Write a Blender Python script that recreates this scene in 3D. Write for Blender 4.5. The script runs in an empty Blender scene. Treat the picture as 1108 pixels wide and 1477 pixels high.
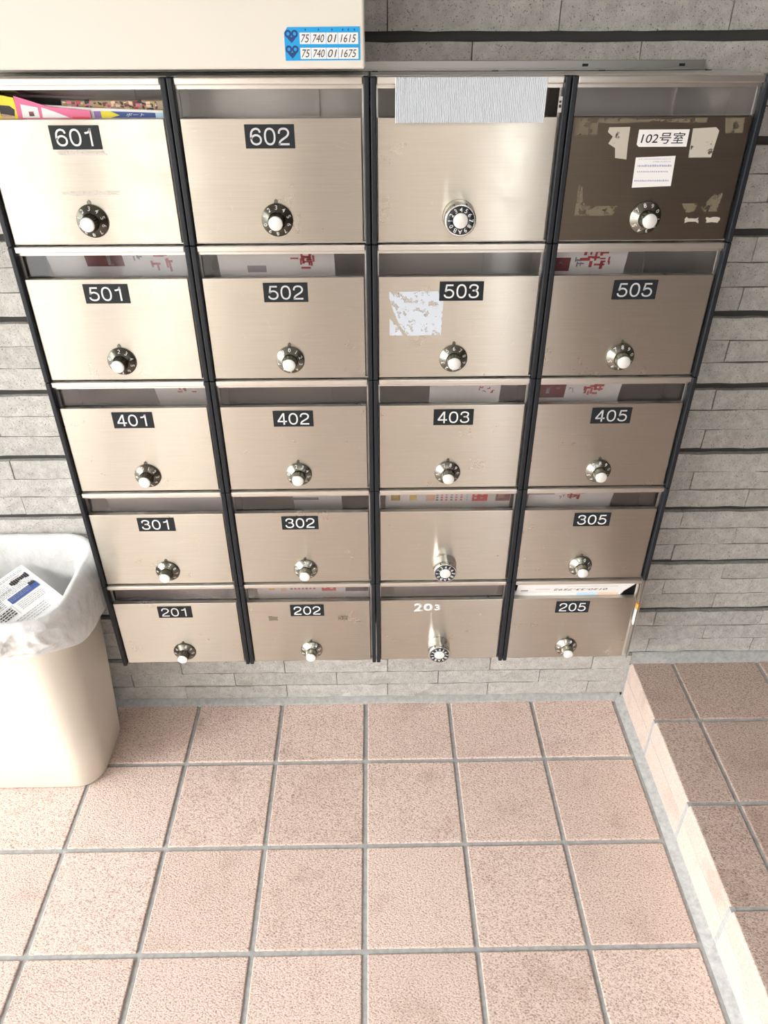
import bpy, bmesh, math, random
from mathutils import Vector, Matrix, noise
random.seed(7)
S = bpy.context.scene
COL = S.collection
PI = math.pi

# ------------------------------------------------------------------ camera
F_PX, CAM = 1062.97, Vector((-0.0071, -1.1860, 1.4421))
PITCH, YAW, ROLL = 0.58983, -0.014668, -0.0032088
cam_d = bpy.data.cameras.new('camera'); cam = bpy.data.objects.new('camera', cam_d); COL.objects.link(cam)
cam_d.sensor_fit = 'HORIZONTAL'; cam_d.sensor_width = 36.0; cam_d.lens = 36.0 * F_PX / 1108.0
cam_d.clip_start = 0.02; cam_d.clip_end = 200
cp, sp = math.cos(PITCH), math.sin(PITCH)
fw, up, rt = Vector((0, cp, -sp)), Vector((0, sp, cp)), Vector((1, 0, 0))
Zr = Matrix.Rotation(YAW, 3, 'Z'); fw, up, rt = Zr @ fw, Zr @ up, Zr @ rt
cr, sr = math.cos(ROLL), math.sin(ROLL)
rt, up = cr * rt + sr * up, -sr * rt + cr * up
m = Matrix((rt, up, -fw)).transposed().to_4x4(); m.translation = CAM
cam.matrix_world = m
S.camera = cam

# ------------------------------------------------------------------ sky, lights, exposure
w = bpy.data.worlds.new('overcast sky'); S.world = w; w.use_nodes = True
bg = w.node_tree.nodes['Background']; bg.inputs[0].default_value = (0.97, 0.985, 1.0, 1); bg.inputs[1].default_value = 7.6
S.view_settings.view_transform = 'Standard'; S.view_settings.look = 'None'
S.view_settings.exposure = 0.22; S.view_settings.gamma = 1.0; S.view_settings.use_curve_mapping = False

def area(name, loc, size, rot, power, color=(1, .97, .93)):
    d = bpy.data.lights.new(name, 'AREA'); d.shape = 'RECTANGLE'; d.size, d.size_y = size; d.energy = power; d.color = color
    o = bpy.data.objects.new(name, d); COL.objects.link(o); o.location = loc; o.rotation_euler = rot
    return o
# hazy low sun from the open left side, reaching in under the canopy
sd = bpy.data.lights.new('hazy_sun', 'SUN'); sd.energy = 3.8; sd.angle = math.radians(24); sd.color = (1, .97, .93)
so = bpy.data.objects.new('hazy_sun', sd); COL.objects.link(so)
so.rotation_euler = Vector((-.74, -.58, .40)).to_track_quat('Z', 'Y').to_euler()
# added fill light under the canopy, not a known lamp
area('overhead_fill', (0.2, -1.5, 2.03), (1.2, 0.25), (0, 0, 0), 5)

# ------------------------------------------------------------------ materials
def mat(name, base=(.5, .5, .5), rough=.5, metal=0., **k):
    m = bpy.data.materials.new(name); m.use_nodes = True
    b = m.node_tree.nodes['Principled BSDF']
    b.inputs['Base Color'].default_value = (*base, 1); b.inputs['Roughness'].default_value = rough; b.inputs['Metallic'].default_value = metal
    for a, v in k.items(): b.inputs[a].default_value = v
    return m
def N(m, t, **k):
    n = m.node_tree.nodes.new(t)
    for a, v in k.items(): setattr(n, a, v)
    return n
def L(m, a, b): m.node_tree.links.new(a, b)
def P(m): return m.node_tree.nodes['Principled BSDF']
def coords(m, scale=(1, 1, 1), objrand=True):
    tc = N(m, 'ShaderNodeTexCoord'); mp = N(m, 'ShaderNodeMapping'); mp.inputs['Scale'].default_value = scale
    L(m, tc.outputs['Object'], mp.inputs['Vector'])
    if objrand:
        oi = N(m, 'ShaderNodeObjectInfo'); mu = N(m, 'ShaderNodeMath', operation='MULTIPLY'); mu.inputs[1].default_value = 37.0
        L(m, oi.outputs['Random'], mu.inputs[0]); cb = N(m, 'ShaderNodeCombineXYZ')
        for i in range(3): L(m, mu.outputs[0], cb.inputs[i])
        L(m, cb.outputs[0], mp.inputs['Location']); return mp.outputs[0], oi.outputs['Random']
    return mp.outputs[0], None
def noise_tex(m, vec, scale, detail=3, rough=.55):
    n = N(m, 'ShaderNodeTexNoise'); n.inputs['Scale'].default_value = scale; n.inputs['Detail'].default_value = detail; n.inputs['Roughness'].default_value = rough
    L(m, vec, n.inputs['Vector']); return n.outputs['Fac']
def ramp(m, fac, stops):
    r = N(m, 'ShaderNodeValToRGB'); e = r.color_ramp.elements
    while len(e) > 1: e.remove(e[-1])
    e[0].position = stops[0][0]; e[0].color = (*stops[0][1], 1)
    for p, c in stops[1:]:
        x = e.new(p); x.color = (*c, 1)
    L(m, fac, r.inputs[0]); return r.outputs[0]
def mixc(m, a, b, fac, mode='MIX'):
    x = N(m, 'ShaderNodeMix', data_type='RGBA', blend_type=mode)
    for s, v in ((x.inputs[6], a), (x.inputs[7], b)):
        if isinstance(v, tuple): s.default_value = (*v, 1)
        else: L(m, v, s)
    if isinstance(fac, float): x.inputs[0].default_value = fac
    else: L(m, fac, x.inputs[0])
    return x.outputs[2]
def bump(m, h, strength, dist):
    b = N(m, 'ShaderNodeBump'); b.inputs['Strength'].default_value = strength; b.inputs['Distance'].default_value = dist
    L(m, h, b.inputs['Height']); L(m, b.outputs[0], P(m).inputs['Normal']); return b

def stone_mat(name, c0, c1, spot, objc=True):
    m = mat(name, rough=.9); v, rnd = coords(m)
    n1 = noise_tex(m, v, 60, 4, .6); c = ramp(m, n1, [(.3, c0), (.7, c1)])
    sp_ = noise_tex(m, v, 420, 2, .6); k = ramp(m, sp_, [(.30, (1, 1, 1)), (.40, (0, 0, 0))])
    c = mixc(m, c, spot, k)
    tone = ramp(m, rnd, [(0, (.86, .86, .86)), (1, (1.0, 1.0, 1.0))]); c = mixc(m, c, tone, 1.0, 'MULTIPLY')
    L(m, c, P(m).inputs['Base Color'])
    n2 = noise_tex(m, v, 170, 3, .6); bump(m, n2, .8, .0022); return m
M = {}
M['stone'] = stone_mat('grey split stone', (.37, .36, .34), (.52, .51, .485), (.11, .105, .10))
M['mortar'] = mat('dark mortar', (.05, .048, .046), .95)
def tile_mat(name, c0, c1, spot, bs=.9):
    m = mat(name, rough=.62); v, rnd = coords(m)
    mpw = N(m, 'ShaderNodeMapping'); mpw.inputs['Scale'].default_value = (1, 1.35, 1); mpw.inputs['Rotation'].default_value = (0, 0, .7); L(m, v, mpw.inputs['Vector']); v2 = mpw.outputs[0]
    n1 = noise_tex(m, v2, 270, 3, .65); c = ramp(m, n1, [(.36, spot), (.44, c0), (.62, c1)])
    n0 = noise_tex(m, v, 11, 3, .6); st = ramp(m, n0, [(.28, (.84, .81, .79)), (.46, (1, 1, 1))]); c = mixc(m, c, st, 1.0, 'MULTIPLY')
    tone = ramp(m, rnd, [(0, (.92, .90, .89)), (1, (1.0, 1.0, 1.0))]); c = mixc(m, c, tone, 1.0, 'MULTIPLY')
    L(m, c, P(m).inputs['Base Color'])
    bump(m, n1, bs, .0020); return m
M['tile'] = tile_mat('textured terracotta floor tile', (.57, .44, .38), (.74, .605, .54), (.30, .21, .175))
M['tile_raised'] = tile_mat('darker brown step tile', (.43, .325, .275), (.57, .455, .395), (.22, .155, .13))  # same tile in a darker brown, for the raised floor
M['step_face'] = tile_mat('smooth step face tile', (.58, .47, .41), (.66, .555, .495), (.49, .39, .335), .15)
def cement(name, a, b):
    m = mat(name, rough=.9); v, r = coords(m); n = noise_tex(m, v, 90, 4, .65)
    L(m, ramp(m, n, [(.3, a), (.7, b)]), P(m).inputs['Base Color']); bump(m, n, .4, .001); return m
M['grout'] = cement('grey cement grout', (.27, .27, .265), (.40, .40, .39))
M['grout_pale'] = cement('pale cement grout', (.33, .335, .33), (.44, .445, .44))

def steel(name, base, rough, aniso=.85, streak=.06):
    m = mat(name, base, rough, 1.0); b = P(m); b.inputs['Anisotropic'].default_value = aniso
    cb = N(m, 'ShaderNodeCombineXYZ'); cb.inputs[2].default_value = 1.0; L(m, cb.outputs[0], b.inputs['Tangent'])
    v, rnd = coords(m, (1.2, 1.2, 90)); n = noise_tex(m, v, 9, 3, .6)
    c = ramp(m, n, [(.25, tuple(x * (1 - streak) for x in base)), (.75, tuple(min(1, x * (1 + streak)) for x in base))])
    v3, _ = coords(m, (1, 1, 1)); s = noise_tex(m, v3, 14, 4, .7)
    rr = N(m, 'ShaderNodeMapRange'); rr.inputs[1].default_value = .3; rr.inputs[2].default_value = .8; rr.inputs[3].default_value = rough * .88; rr.inputs[4].default_value = rough * 1.2
    L(m, s, rr.inputs[0]); L(m, rr.outputs[0], b.inputs['Roughness']); L(m, c, b.inputs['Base Color'])
    bump(m, n, .05, .0003); return m
M['door'] = steel('brushed stainless door', (.60, .565, .50), .30, 1.0)
M['rail'] = steel('polished stainless rail', (.74, .71, .66), .34, .8, .03)
M['body'] = steel('folded stainless casing', (.78, .77, .75), .45, .2, .03)
M['door_brown'] = steel('dark film covered door', (.155, .125, .10), .40, .5)
M['strip'] = mat('black plastic edging', (.012, .015, .020), .42, **{'Specular IOR Level': .35})
M['plate'] = mat('black number plate', (.014, .018, .022), .42, **{'Specular IOR Level': .25})
M['digit'] = mat('white engraved numerals', (.80, .81, .82), .45)
M['digit_silver'] = mat('silver engraved numerals', (.62, .64, .68), .35, .3)
M['white_paint'] = mat('white painted numerals', (.88, .88, .86), .5)
M['nickel'] = mat('nickel dial metal', (.34, .335, .29), .27, 1.0)
M['nickel_dark'] = mat('darker nickel dial metal', (.16, .155, .125), .30, 1.0)  # darker version of the nickel, for some dials and all pointers
M['chrome'] = mat('chrome lock metal', (.72, .73, .70), .16, 1.0)
M['cap'] = mat('pale satin dial cap', (.86, .86, .84), .35, .25)
M['dial_black'] = mat('black dial ring', (.016, .022, .028), .35)
M['cream'] = mat('cream painted steel', (.76, .73, .66), .42)
M['dark_gap'] = mat('black hole shade', (.012, .012, .012), .7)
M['bin'] = mat('cream plastic', (.68, .63, .545), .38)
M['steel_flat'] = mat('galvanised steel', (.34, .335, .32), .35, 1.0)
# smoky clear pane
m = mat('clear slot pane', (.5, .48, .47), .06); nt = m.node_tree
tr = N(m, 'ShaderNodeBsdfTransparent'); tr.inputs[0].default_value = (.93, .92, .92, 1)
gl = N(m, 'ShaderNodeBsdfGlossy'); gl.inputs['Roughness'].default_value = .07; gl.inputs[0].default_value = (.9, .9, .92, 1)
fr = N(m, 'ShaderNodeFresnel'); fr.inputs[0].default_value = 1.5
mx = N(m, 'ShaderNodeMixShader'); L(m, fr.outputs[0], mx.inputs[0]); L(m, tr.outputs[0], mx.inputs[1]); L(m, gl.outputs[0], mx.inputs[2])
L(m, mx.outputs[0], nt.nodes['Material Output'].inputs[0]); M['pane'] = m
# thin white bag film
m = mat('thin white bag film', (.87, .90, .93), .26); nt = m.node_tree
tl = N(m, 'ShaderNodeBsdfTranslucent'); tl.inputs[0].default_value = (.90, .91, .93, 1)
t2 = N(m, 'ShaderNodeBsdfTransparent'); t2.inputs[0].default_value = (.97, .97, .98, 1)
a1 = N(m, 'ShaderNodeMixShader'); a1.inputs[0].default_value = .35; L(m, P(m).outputs[0], a1.inputs[1]); L(m, tl.outputs[0], a1.inputs[2])
a2 = N(m, 'ShaderNodeMixShader'); a2.inputs[0].default_value = .22; L(m, a1.outputs[0], a2.inputs[1]); L(m, t2.outputs[0], a2.inputs[2])
L(m, a2.outputs[0], nt.nodes['Material Output'].inputs[0])
v, _ = coords(m); bump(m, noise_tex(m, v, 22, 5, .6), .9, .010); M['bag'] = m
P(m).inputs['Specular IOR Level'].default_value = .6
# corrugated plastic
m = mat('corrugated white plastic', (.74, .78, .83), .45); M['corrugated'] = m
for nme, c in dict(paper=(.86, .86, .86), paper_grey=(.62, .61, .61), ink_red=(.52, .08, .09), ink_pink=(.80, .22, .32), ink_blue=(.05, .10, .32), ink_black=(.03, .03, .035),
                   ink_grey=(.28, .28, .31), yellow=(.90, .78, .05), red=(.75, .07, .08), magenta=(.76, .17, .33), gold=(.50, .36, .10), gold_light=(.80, .62, .20), maroon=(.20, .05, .06),
                   label_blue=(.0, .36, .80), label_dark=(.01, .05, .22), skyblue=(.50, .72, .88), purple=(.28, .20, .50), tan=(.42, .33, .22), orange=(.80, .40, .08), ink_violet=(.36, .36, .60), peach=(.85, .58, .42)).items():
    M[nme] = mat(nme.replace('_', ' '), c, .55)
def residue(name, c, thr, alpha=1.0, scale=70):
    m = mat(name, c, .7); v, _ = coords(m); n = noise_tex(m, v, scale, 4, .65)
    r = N(m, 'ShaderNodeMapRange'); r.inputs[1].default_value = thr - .02; r.inputs[2].default_value = thr + .02; r.inputs[4].default_value = alpha
    L(m, n, r.inputs[0]); L(m, r.outputs[0], P(m).inputs['Alpha']); return m
M['torn_white'] = residue('torn white sticker', (.62, .68, .76), .42, 1., 90)
M['torn_brown'] = residue('old tape residue', (.22, .185, .125), .44, .7)
M['torn_pale'] = residue('pale glue residue', (.55, .51, .44), .36, .95)
M['glue_faint'] = residue('faint glue line', (.86, .82, .76), .44, .6, 160)
M['hall_wall'] = mat('cream hall plaster', (.60, .55, .48), .8)
M['hall_brown'] = mat('brown hall panelling', (.045, .032, .023), .6)
M['ceiling'] = mat('ceiling board', (.30, .285, .265), .85)
M['ground'] = mat('pale concrete outside', (.42, .41, .39), .9)
M['blocker'] = mat('pale facade plaster', (.72, .69, .63), .85)
M['grey_metal'] = mat('grey window metal', (.35, .35, .35), .4, .8)

# ------------------------------------------------------------------ mesh helpers
def box(bm, x0, x1, y0, y1, z0, z1, bev=0., seg=1, mi=0):
    vs = [bm.verts.new(p) for p in ((x0, y0, z0), (x1, y0, z0), (x1, y1, z0), (x0, y1, z0), (x0, y0, z1), (x1, y0, z1), (x1, y1, z1), (x0, y1, z1))]
    fs = [bm.faces.new([vs[i] for i in f]) for f in ((0, 3, 2, 1), (4, 5, 6, 7), (0, 1, 5, 4), (1, 2, 6, 5), (2, 3, 7, 6), (3, 0, 4, 7))]
    for f in fs: f.material_index = mi
    if bev:
        es = list({e for f in fs for e in f.edges})
        r = bmesh.ops.bevel(bm, geom=es, offset=bev, segments=seg, affect='EDGES', profile=.5)
        for f in r['faces']: f.material_index = mi
def lathe(bm, prof, seg=40, M4=None, mi=0, knurl=None):
    """profile of (r, h) turned about local z; capped where r is zero"""
    rings = []
    for j, (r, h) in enumerate(prof):
        if r == 0: rings.append([bm.verts.new((0, 0, h))]); continue
        ring = []
        for i in range(seg):
            rr = r * (1 - (knurl[1] if knurl and j in knurl[0] and i % 2 else 0))
            a = 2 * PI * i / seg; ring.append(bm.verts.new((rr * math.cos(a), rr * math.sin(a), h)))
        rings.append(ring)
    for a, b in zip(rings, rings[1:]):
        for i in range(seg):
            j = (i + 1) % seg
            if len(a) == 1: f = bm.faces.new((a[0], b[i], b[j]))
            elif len(b) == 1: f = bm.faces.new((a[i], a[j], b[0]))
            else: f = bm.faces.new((a[i], a[j], b[j], b[i]))
            f.material_index = mi; f.smooth = not knurl
    if M4: bmesh.ops.transform(bm, matrix=M4, verts=[v for r in rings for v in r])
def poly(bm, pts, y, t=.0003, mi=0):
    """flat outline in the xz plane facing -y, with real thickness"""
    a = [bm.verts.new((p[0], y - t, p[1])) for p in pts]; b = [bm.verts.new((p[0], y, p[1])) for p in pts]
    n = len(pts); bm.faces.new(a).material_index = mi; bm.faces.new(b[::-1]).material_index = mi
    for i in range(n): bm.faces.new((a[i], b[i], b[(i + 1) % n], a[(i + 1) % n])).material_index = mi
def mesh(name, bm, mats, smooth=False):
    bmesh.ops.recalc_face_normals(bm, faces=bm.faces)
    me = bpy.data.meshes.new(name); bm.to_mesh(me); bm.free()
    for x in (mats if isinstance(mats, (list, tuple)) else [mats]): me.materials.append(M[x])
    if smooth:
        for p in me.polygons: p.use_smooth = True
    return me
def link(name, me, parent=None, loc=(0, 0, 0), mw=None):
    o = bpy.data.objects.new(name, me); COL.objects.link(o)
    if parent: o.parent = parent
    if mw is not None: o.matrix_local = mw
    else: o.location = loc
    return o
def obj(name, bm, mats, parent=None, loc=(0, 0, 0), mw=None, smooth=False):
    return link(name, mesh(name, bm, mats, smooth), parent, loc, mw)
def thing(name, label, cat, loc=(0, 0, 0), group=None):
    o = bpy.data.objects.new(name, None); COL.objects.link(o); o.location = loc; o.empty_display_size = .05
    return tag(o, label, cat, group)
def tag(o, label, cat, group=None):
    o['label'] = label; o['category'] = cat
    if group: o['group'] = group
    return o
def struct(o, label=None):
    o['kind'] = 'structure'
    if label: o['label'] = label
    return o
_tc = {}
def text_mesh(s, w=None, h=None, mats='digit', shear=0., bold=0., ext=.0002):
    """text lying in the xz plane facing -y, centred, fitted to w by h"""
    key = (s, w, h, mats, shear, bold)
    if key in _tc: return _tc[key]
    c = bpy.data.curves.new('text', 'FONT'); c.body = s; c.size = 1; c.align_x = 'CENTER'; c.shear = shear; c.offset = bold; c.resolution_u = 3
    o = bpy.data.objects.new('text', c); COL.objects.link(o)
    dg = bpy.context.evaluated_depsgraph_get(); me = bpy.data.meshes.new_from_object(o.evaluated_get(dg))
    bpy.data.objects.remove(o); bpy.data.curves.remove(c)
    xs = [v.co.x for v in me.vertices]; ys = [v.co.y for v in me.vertices]
    cx, cy, W_, H_ = (min(xs) + max(xs)) / 2, (min(ys) + max(ys)) / 2, max(xs) - min(xs), max(ys) - min(ys)
    sy = h / H_ if h else w / W_; sx = w / W_ if w else sy
    for v in me.vertices: v.co = ((v.co.x - cx) * sx, -ext, (v.co.y - cy) * sy)
    bm = bmesh.new(); bm.from_mesh(me); bpy.data.meshes.remove(me)
    r = bmesh.ops.extrude_face_region(bm, geom=bm.faces[:])
    for v in [g for g in r['geom'] if isinstance(g, bmesh.types.BMVert)]: v.co.y = 0
    me = bpy.data.meshes.new('text'); bmesh.ops.recalc_face_normals(bm, faces=bm.faces); bm.to_mesh(me); bm.free()
    me.materials.append(M[mats]); _tc[key] = me
    return me

# ------------------------------------------------------------------ setting
YW = .1119                     # face of the stone wall
T, TY, TX0, TY0 = .21, .2114, -.4556, .1339
HS, XS, UX = .1257, .6165, .7186   # step height, riser face, first joint on the raised floor
bm = bmesh.new(); box(bm, -3.0, 2.6, YW + .012, YW + .20, -.1, 2.6)
wall = struct(obj('wall_back', bm, 'mortar'), 'dark mortar behind grey split-face stone courses')
def stone_mesh(L_, Hh, seed):
    bm = bmesh.new(); nx, nz = 8, 2; rnd = random.Random(seed); g = []
    for j in range(nz + 1):
        row = []
        for i in range(nx + 1):
            x = -L_ / 2 + L_ * i / nx; z = -Hh / 2 + Hh * j / nz
            if j in (0, nz) and 0 < i < nx: z += rnd.uniform(-.0010, .0010)
            y = rnd.uniform(-.0016, .0010)
            if i in (0, nx) or j in (0, nz): y += .0012
            row.append(bm.verts.new((x, y, z)))
        g.append(row)
    for j in range(nz):
        for i in range(nx): bm.faces.new((g[j][i], g[j][i + 1], g[j + 1][i + 1], g[j + 1][i]))
    ring = g[0][:] + [g[j][nx] for j in range(1, nz)] + g[nz][::-1] + [g[j][0] for j in range(nz - 1, 0, -1)]
    back = [bm.verts.new((v.co.x, .0125, v.co.z)) for v in ring]
    for i in range(len(ring)):
        j = (i + 1) % len(ring); bm.faces.new((ring[i], back[i], back[j], ring[j]))
    return mesh('stone_tile', bm, 'stone')
PX, BX, CH, GAP = .2535, .1416, .0432, .0120
full = [stone_mesh(PX - .0016, CH - .0019, i) for i in range(6)]
far = bmesh.new(); n_st = 0
for k in range(0, 17):
    z0 = .0038 + BX * k + GAP / 2
    for c in range(3):
        zc = z0 + CH * (c + .5); A = (k * 3 + c) % 2 == 1
        xj = .653 + (0 if A else PX / 2)
        for i in range(-13, 8):
            xc = xj + PX * (i + .5)
            if xc - PX / 2 > 2.59 or xc < -2.9: continue
            if zc < HS and xc - PX / 2 > XS - .01: continue
            if abs(xc) < .42 and .29 < zc < 1.33: continue            # nothing of these can show behind the mailboxes
            if -1.15 < xc < 1.40 and zc < 1.56:
                o = link('stone_tile', full[(i * 7 + k * 3 + c * 5) % 6], wall, (xc, YW + random.uniform(-.0008, .0012), zc)); n_st += 1
                if random.random() < .5: o.rotation_euler.y = PI
            else: box(far, xc - PX / 2 + .0006, xc + PX / 2 - .0006, YW, YW + .0125, zc - CH / 2 + .0005, zc + CH / 2 - .0005)
o = obj('stone_tile', far, 'stone', wall); o['kind'] = 'stuff'
print('stones', n_st)

# floors
bm = bmesh.new(); box(bm, -3.0, XS - .001, -3.2, YW + .012, -.10, -.0035)
floor = struct(obj('floor', bm, 'grout'), 'grey cement joints between terracotta floor tiles')
bm = bmesh.new(); box(bm, XS + .010, 2.6, -3.2, YW + .012, -.10, HS - .0035); box(bm, XS + .0015, XS + .012, -3.2, YW, -.10, HS - .012)
upf = struct(obj('raised_floor', bm, 'grout'), 'grey cement joints of the raised step floor')
def tile_mesh(w_, d_, h_, mt):
    bm = bmesh.new(); box(bm, -w_ / 2, w_ / 2, -d_ / 2, d_ / 2, -h_, 0, .0022, 2); return mesh('floor_tile', bm, mt)
tm = {}
def put_tile(par, x0, x1, y0, y1, z):
    k = (round(x1 - x0, 3), round(y1 - y0, 3), z > 0)
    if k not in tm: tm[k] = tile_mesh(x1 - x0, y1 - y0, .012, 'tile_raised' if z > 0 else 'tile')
    o = link('floor_tile', tm[k], par, ((x0 + x1) / 2 + random.uniform(-.0006, .0006), (y0 + y1) / 2, z + random.uniform(-.0006, .0006)))
    o.rotation_euler = (random.uniform(-.003, .003), random.uniform(-.003, .003), 0)
G = .0048
for r in range(0, 13):
    ya, yb = (TY0 - TY * (r + 1), TY0 - TY * r) if r else (TY0 - TY, YW - .006)
    for i in range(-8, 5):
        put_tile(floor, TX0 + T * i + G, TX0 + T * (i + 1) - G, ya + G, yb - G, 0)
    for i in range(0, 5):
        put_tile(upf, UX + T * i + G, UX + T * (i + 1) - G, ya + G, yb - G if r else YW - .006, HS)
    # nosing tile with a rounded front edge, and the face tile below it
    bm = bmesh.new(); y0, y1 = ya + G, yb - G; pr = [(UX - G, HS - .012), (UX - G, HS)]
    pr += [(XS + .007 - .007 * math.sin(a), HS - .007 + .007 * math.cos(a)) for a in [PI / 2 * q_ / 4 for q_ in range(5)]]
    pr += [(XS, HS - .050), (XS + .010, HS - .050), (XS + .010, HS - .012)]
    a = [bm.verts.new((p[0], y0, p[1])) for p in pr]; b = [bm.verts.new((p[0], y1, p[1])) for p in pr]
    bm.faces.new(a); bm.faces.new(b[::-1])
    for i in range(len(pr)):
        j = (i + 1) % len(pr); bm.faces.new((a[i], a[j], b[j], b[i]))
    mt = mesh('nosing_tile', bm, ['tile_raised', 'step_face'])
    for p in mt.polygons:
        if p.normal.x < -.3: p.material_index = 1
    link('nosing_tile', mt, upf)
    bm = bmesh.new(); box(bm, XS, XS + .010, y0, y1, -.004, HS - .0525, .001); obj('step_face_tile', bm, 'step_face', upf)
# pale joints on the step face
bm = bmesh.new()
for r in range(1, 13):
    y = TY0 - TY * r; box(bm, XS + .0003, XS + .01, y - G - .001, y + G + .001, 0, HS - .002)
box(bm, XS + .0004, XS + .01, -2.6, YW - .008, HS - .0545, HS - .0495)
struct(obj('trim_1', bm, 'grout_pale'), 'pale grout joints on the step face')
# cement fillets
def fillet(name, pts, x0, x1, along='x', mt='grout'):
    bm = bmesh.new(); n = 24; rows = []
    for i in range(n + 1):
        t = x0 + (x1 - x0) * i / n; row = []
        for (u, z) in pts:
            ju = u + random.uniform(-.0012, .0012); jz = z + (random.uniform(-.0008, .0008) if z > .001 else 0)
            row.append(bm.verts.new((t, ju, jz) if along == 'x' else (ju, t, jz)))
        rows.append(row)
    for a, b in zip(rows, rows[1:]):
        for i in range(len(pts) - 1): bm.faces.new((a[i], a[i + 1], b[i + 1], b[i]))
    return struct(obj(name, bm, mt, smooth=True))
fillet('trim_2', [(YW + .004, .0105), (YW - .003, .008), (YW - .010, .003), (YW - .016, .0008), (YW - .016, -.004)], -2.9, XS - .004)
fillet('trim_3', [(YW + .004, HS + .024), (YW - .004, HS + .021), (YW - .007, HS + .010), (YW - .012, HS + .0065), (YW - .013, HS - .004)], XS + .002, 2.6, mt='grout')
fillet('trim_4', [(XS + .001, .012), (XS - .003, .006), (XS - .018, .0015), (XS - .0185, -.004)], -2.6, YW - .004, along='y')
# rest of the hall: ceiling, side and rear walls with the open entrance on the left
def wallbox(name, d, mt, label):
    bm = bmesh.new()
    for b_ in d: box(bm, *b_)
    return struct(obj(name, bm, mt), label)
wallbox('ceiling', [(-2.7, 2.6, -2.25, YW + .2, 2.05, 2.20)], 'ceiling', 'painted ceiling of the entrance')
wallbox('wall_right', [(2.45, 2.6, -3.4, YW + .01, HS - .01, 2.05)], 'hall_brown', 'brown right wall of the entrance')
wallbox('wall_front', [(-1.0, .68, -3.35, -3.2, -.01, 4.0)], 'hall_wall', 'cream wall behind the viewer')
wallbox('wall_front.001', [(.86, 2.60, -3.35, -3.2, -.01, 4.0)], 'hall_brown', 'brown wall behind the viewer')
bm = bmesh.new(); box(bm, .68, .70, -3.33, -3.22, 0, 4.0); box(bm, .84, .86, -3.33, -3.22, 0, 4.0); box(bm, .70, .84, -3.33, -3.22, 1.0, 1.03)
struct(obj('window_1', bm, 'grey_metal'), 'narrow side light between the rear walls')
wallbox('trim_5', [(-.43, -.27, -3.2, -3.15, -.01, 4.0), (-.17, .0, -3.2, -3.15, -.01, 4.0), (-1.66, -1.50, -3.30, -3.15, -.01, 2.05)], 'hall_brown', 'brown posts added behind the viewer for dark door reflections')  # unseen posts, added to put dark streaks into the door reflections
wallbox('sky_blocker_wall', [(-16, -1.2, -9.4, -9.0, -.1, 6.0)], 'blocker', 'pale facade added outside against the horizon sky')  # added unseen wall, blocks the horizon sky mirrored in the left doors
wallbox('ground', [(-30, -3.0, -30, 30, -.12, -.01), (-3.0, 30, -30, -3.35, -.12, -.01)], 'ground', 'pale concrete outside the entrance')

# ------------------------------------------------------------------ mailboxes
W, X0, H, ZT = .27936, -.5664, .2240, 1.3770
YF = -.0081                    # front plane of the doors
D = YW - YF - .001             # casing depth, back against the stone
HW = W / 2 - .0007
def cased():
    bm = bmesh.new(); t = .0016; a = HW - .0004
    box(bm, -a, a, D - t, D, 0.001, H - .0005)
    box(bm, -a, -a + t, .004, D - t, .001, H - .0005); box(bm, a - t, a, .004, D - t, .001, H - .0005)
    box(bm, -a + t, a - t, .004, D - t, .001, .001 + t)
    box(bm, -a + t, a - t, .016, D - t, H - .0005 - t, H - .0005)
    # inner flanges beside the opening
    box(bm, -a + t, -a + .0105, .0125, .0140, .003, H - .010); box(bm, a - .0105, a - t, .0125, .0140, .003, H - .010)
    # slot guide strip at the back
    box(bm, .052, .062, D - t - .006, D - t, .10, H - .012); box(bm, -a + t, a - t, D - .016, D - t, H - .022, H - .018)
    return mesh('casing', bm, 'body')
me_case = cased()
def railm():
    bm = bmesh.new(); a = HW - .0086; box(bm, -a, a, -.0045, .016, H - .0102, H - .0008, .0018, 2)
    box(bm, -a, a, .0035, .0115, H - .0155, H - .0100); return mesh('top_rail', bm, 'rail')
me_rail = railm()
def stripm():
    bm = bmesh.new(); box(bm, -.0041, .0041, -.0075, .0085, .0004, H - .0006, .0016, 2)
    box(bm, -.0047, .0047, -.0055, .0090, H - .0060, H - .0004, .0012, 1)
    return mesh('side_strip', bm, 'strip')
me_strip = stripm()
DW, DH = W / 2 - .0112, H - .0515 - .0025
TILT = 0.0
DM = Matrix.Translation((-.0012, .0005, .0025)) @ Matrix.Rotation(-TILT, 4, 'X')     # door plane: x, out = -y, up = z
def doorm(mt, h=DH):
    bm = bmesh.new(); box(bm, -DW, DW, 0, .0105, 0, h, .0009, 2)
    box(bm, -DW + .012, DW - .012, .0105, .0125, .004, h - .016, .0005)
    return mesh('door', bm, mt)
me_door = doorm('door'); me_doorb = doorm('door_brown')
def panem():
    bm = bmesh.new(); box(bm, -HW + .0100, HW - .0100, .0115, .0125, H - .0500, H - .0108); return mesh('slot_pane', bm, 'pane')
me_pane = panem()
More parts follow.
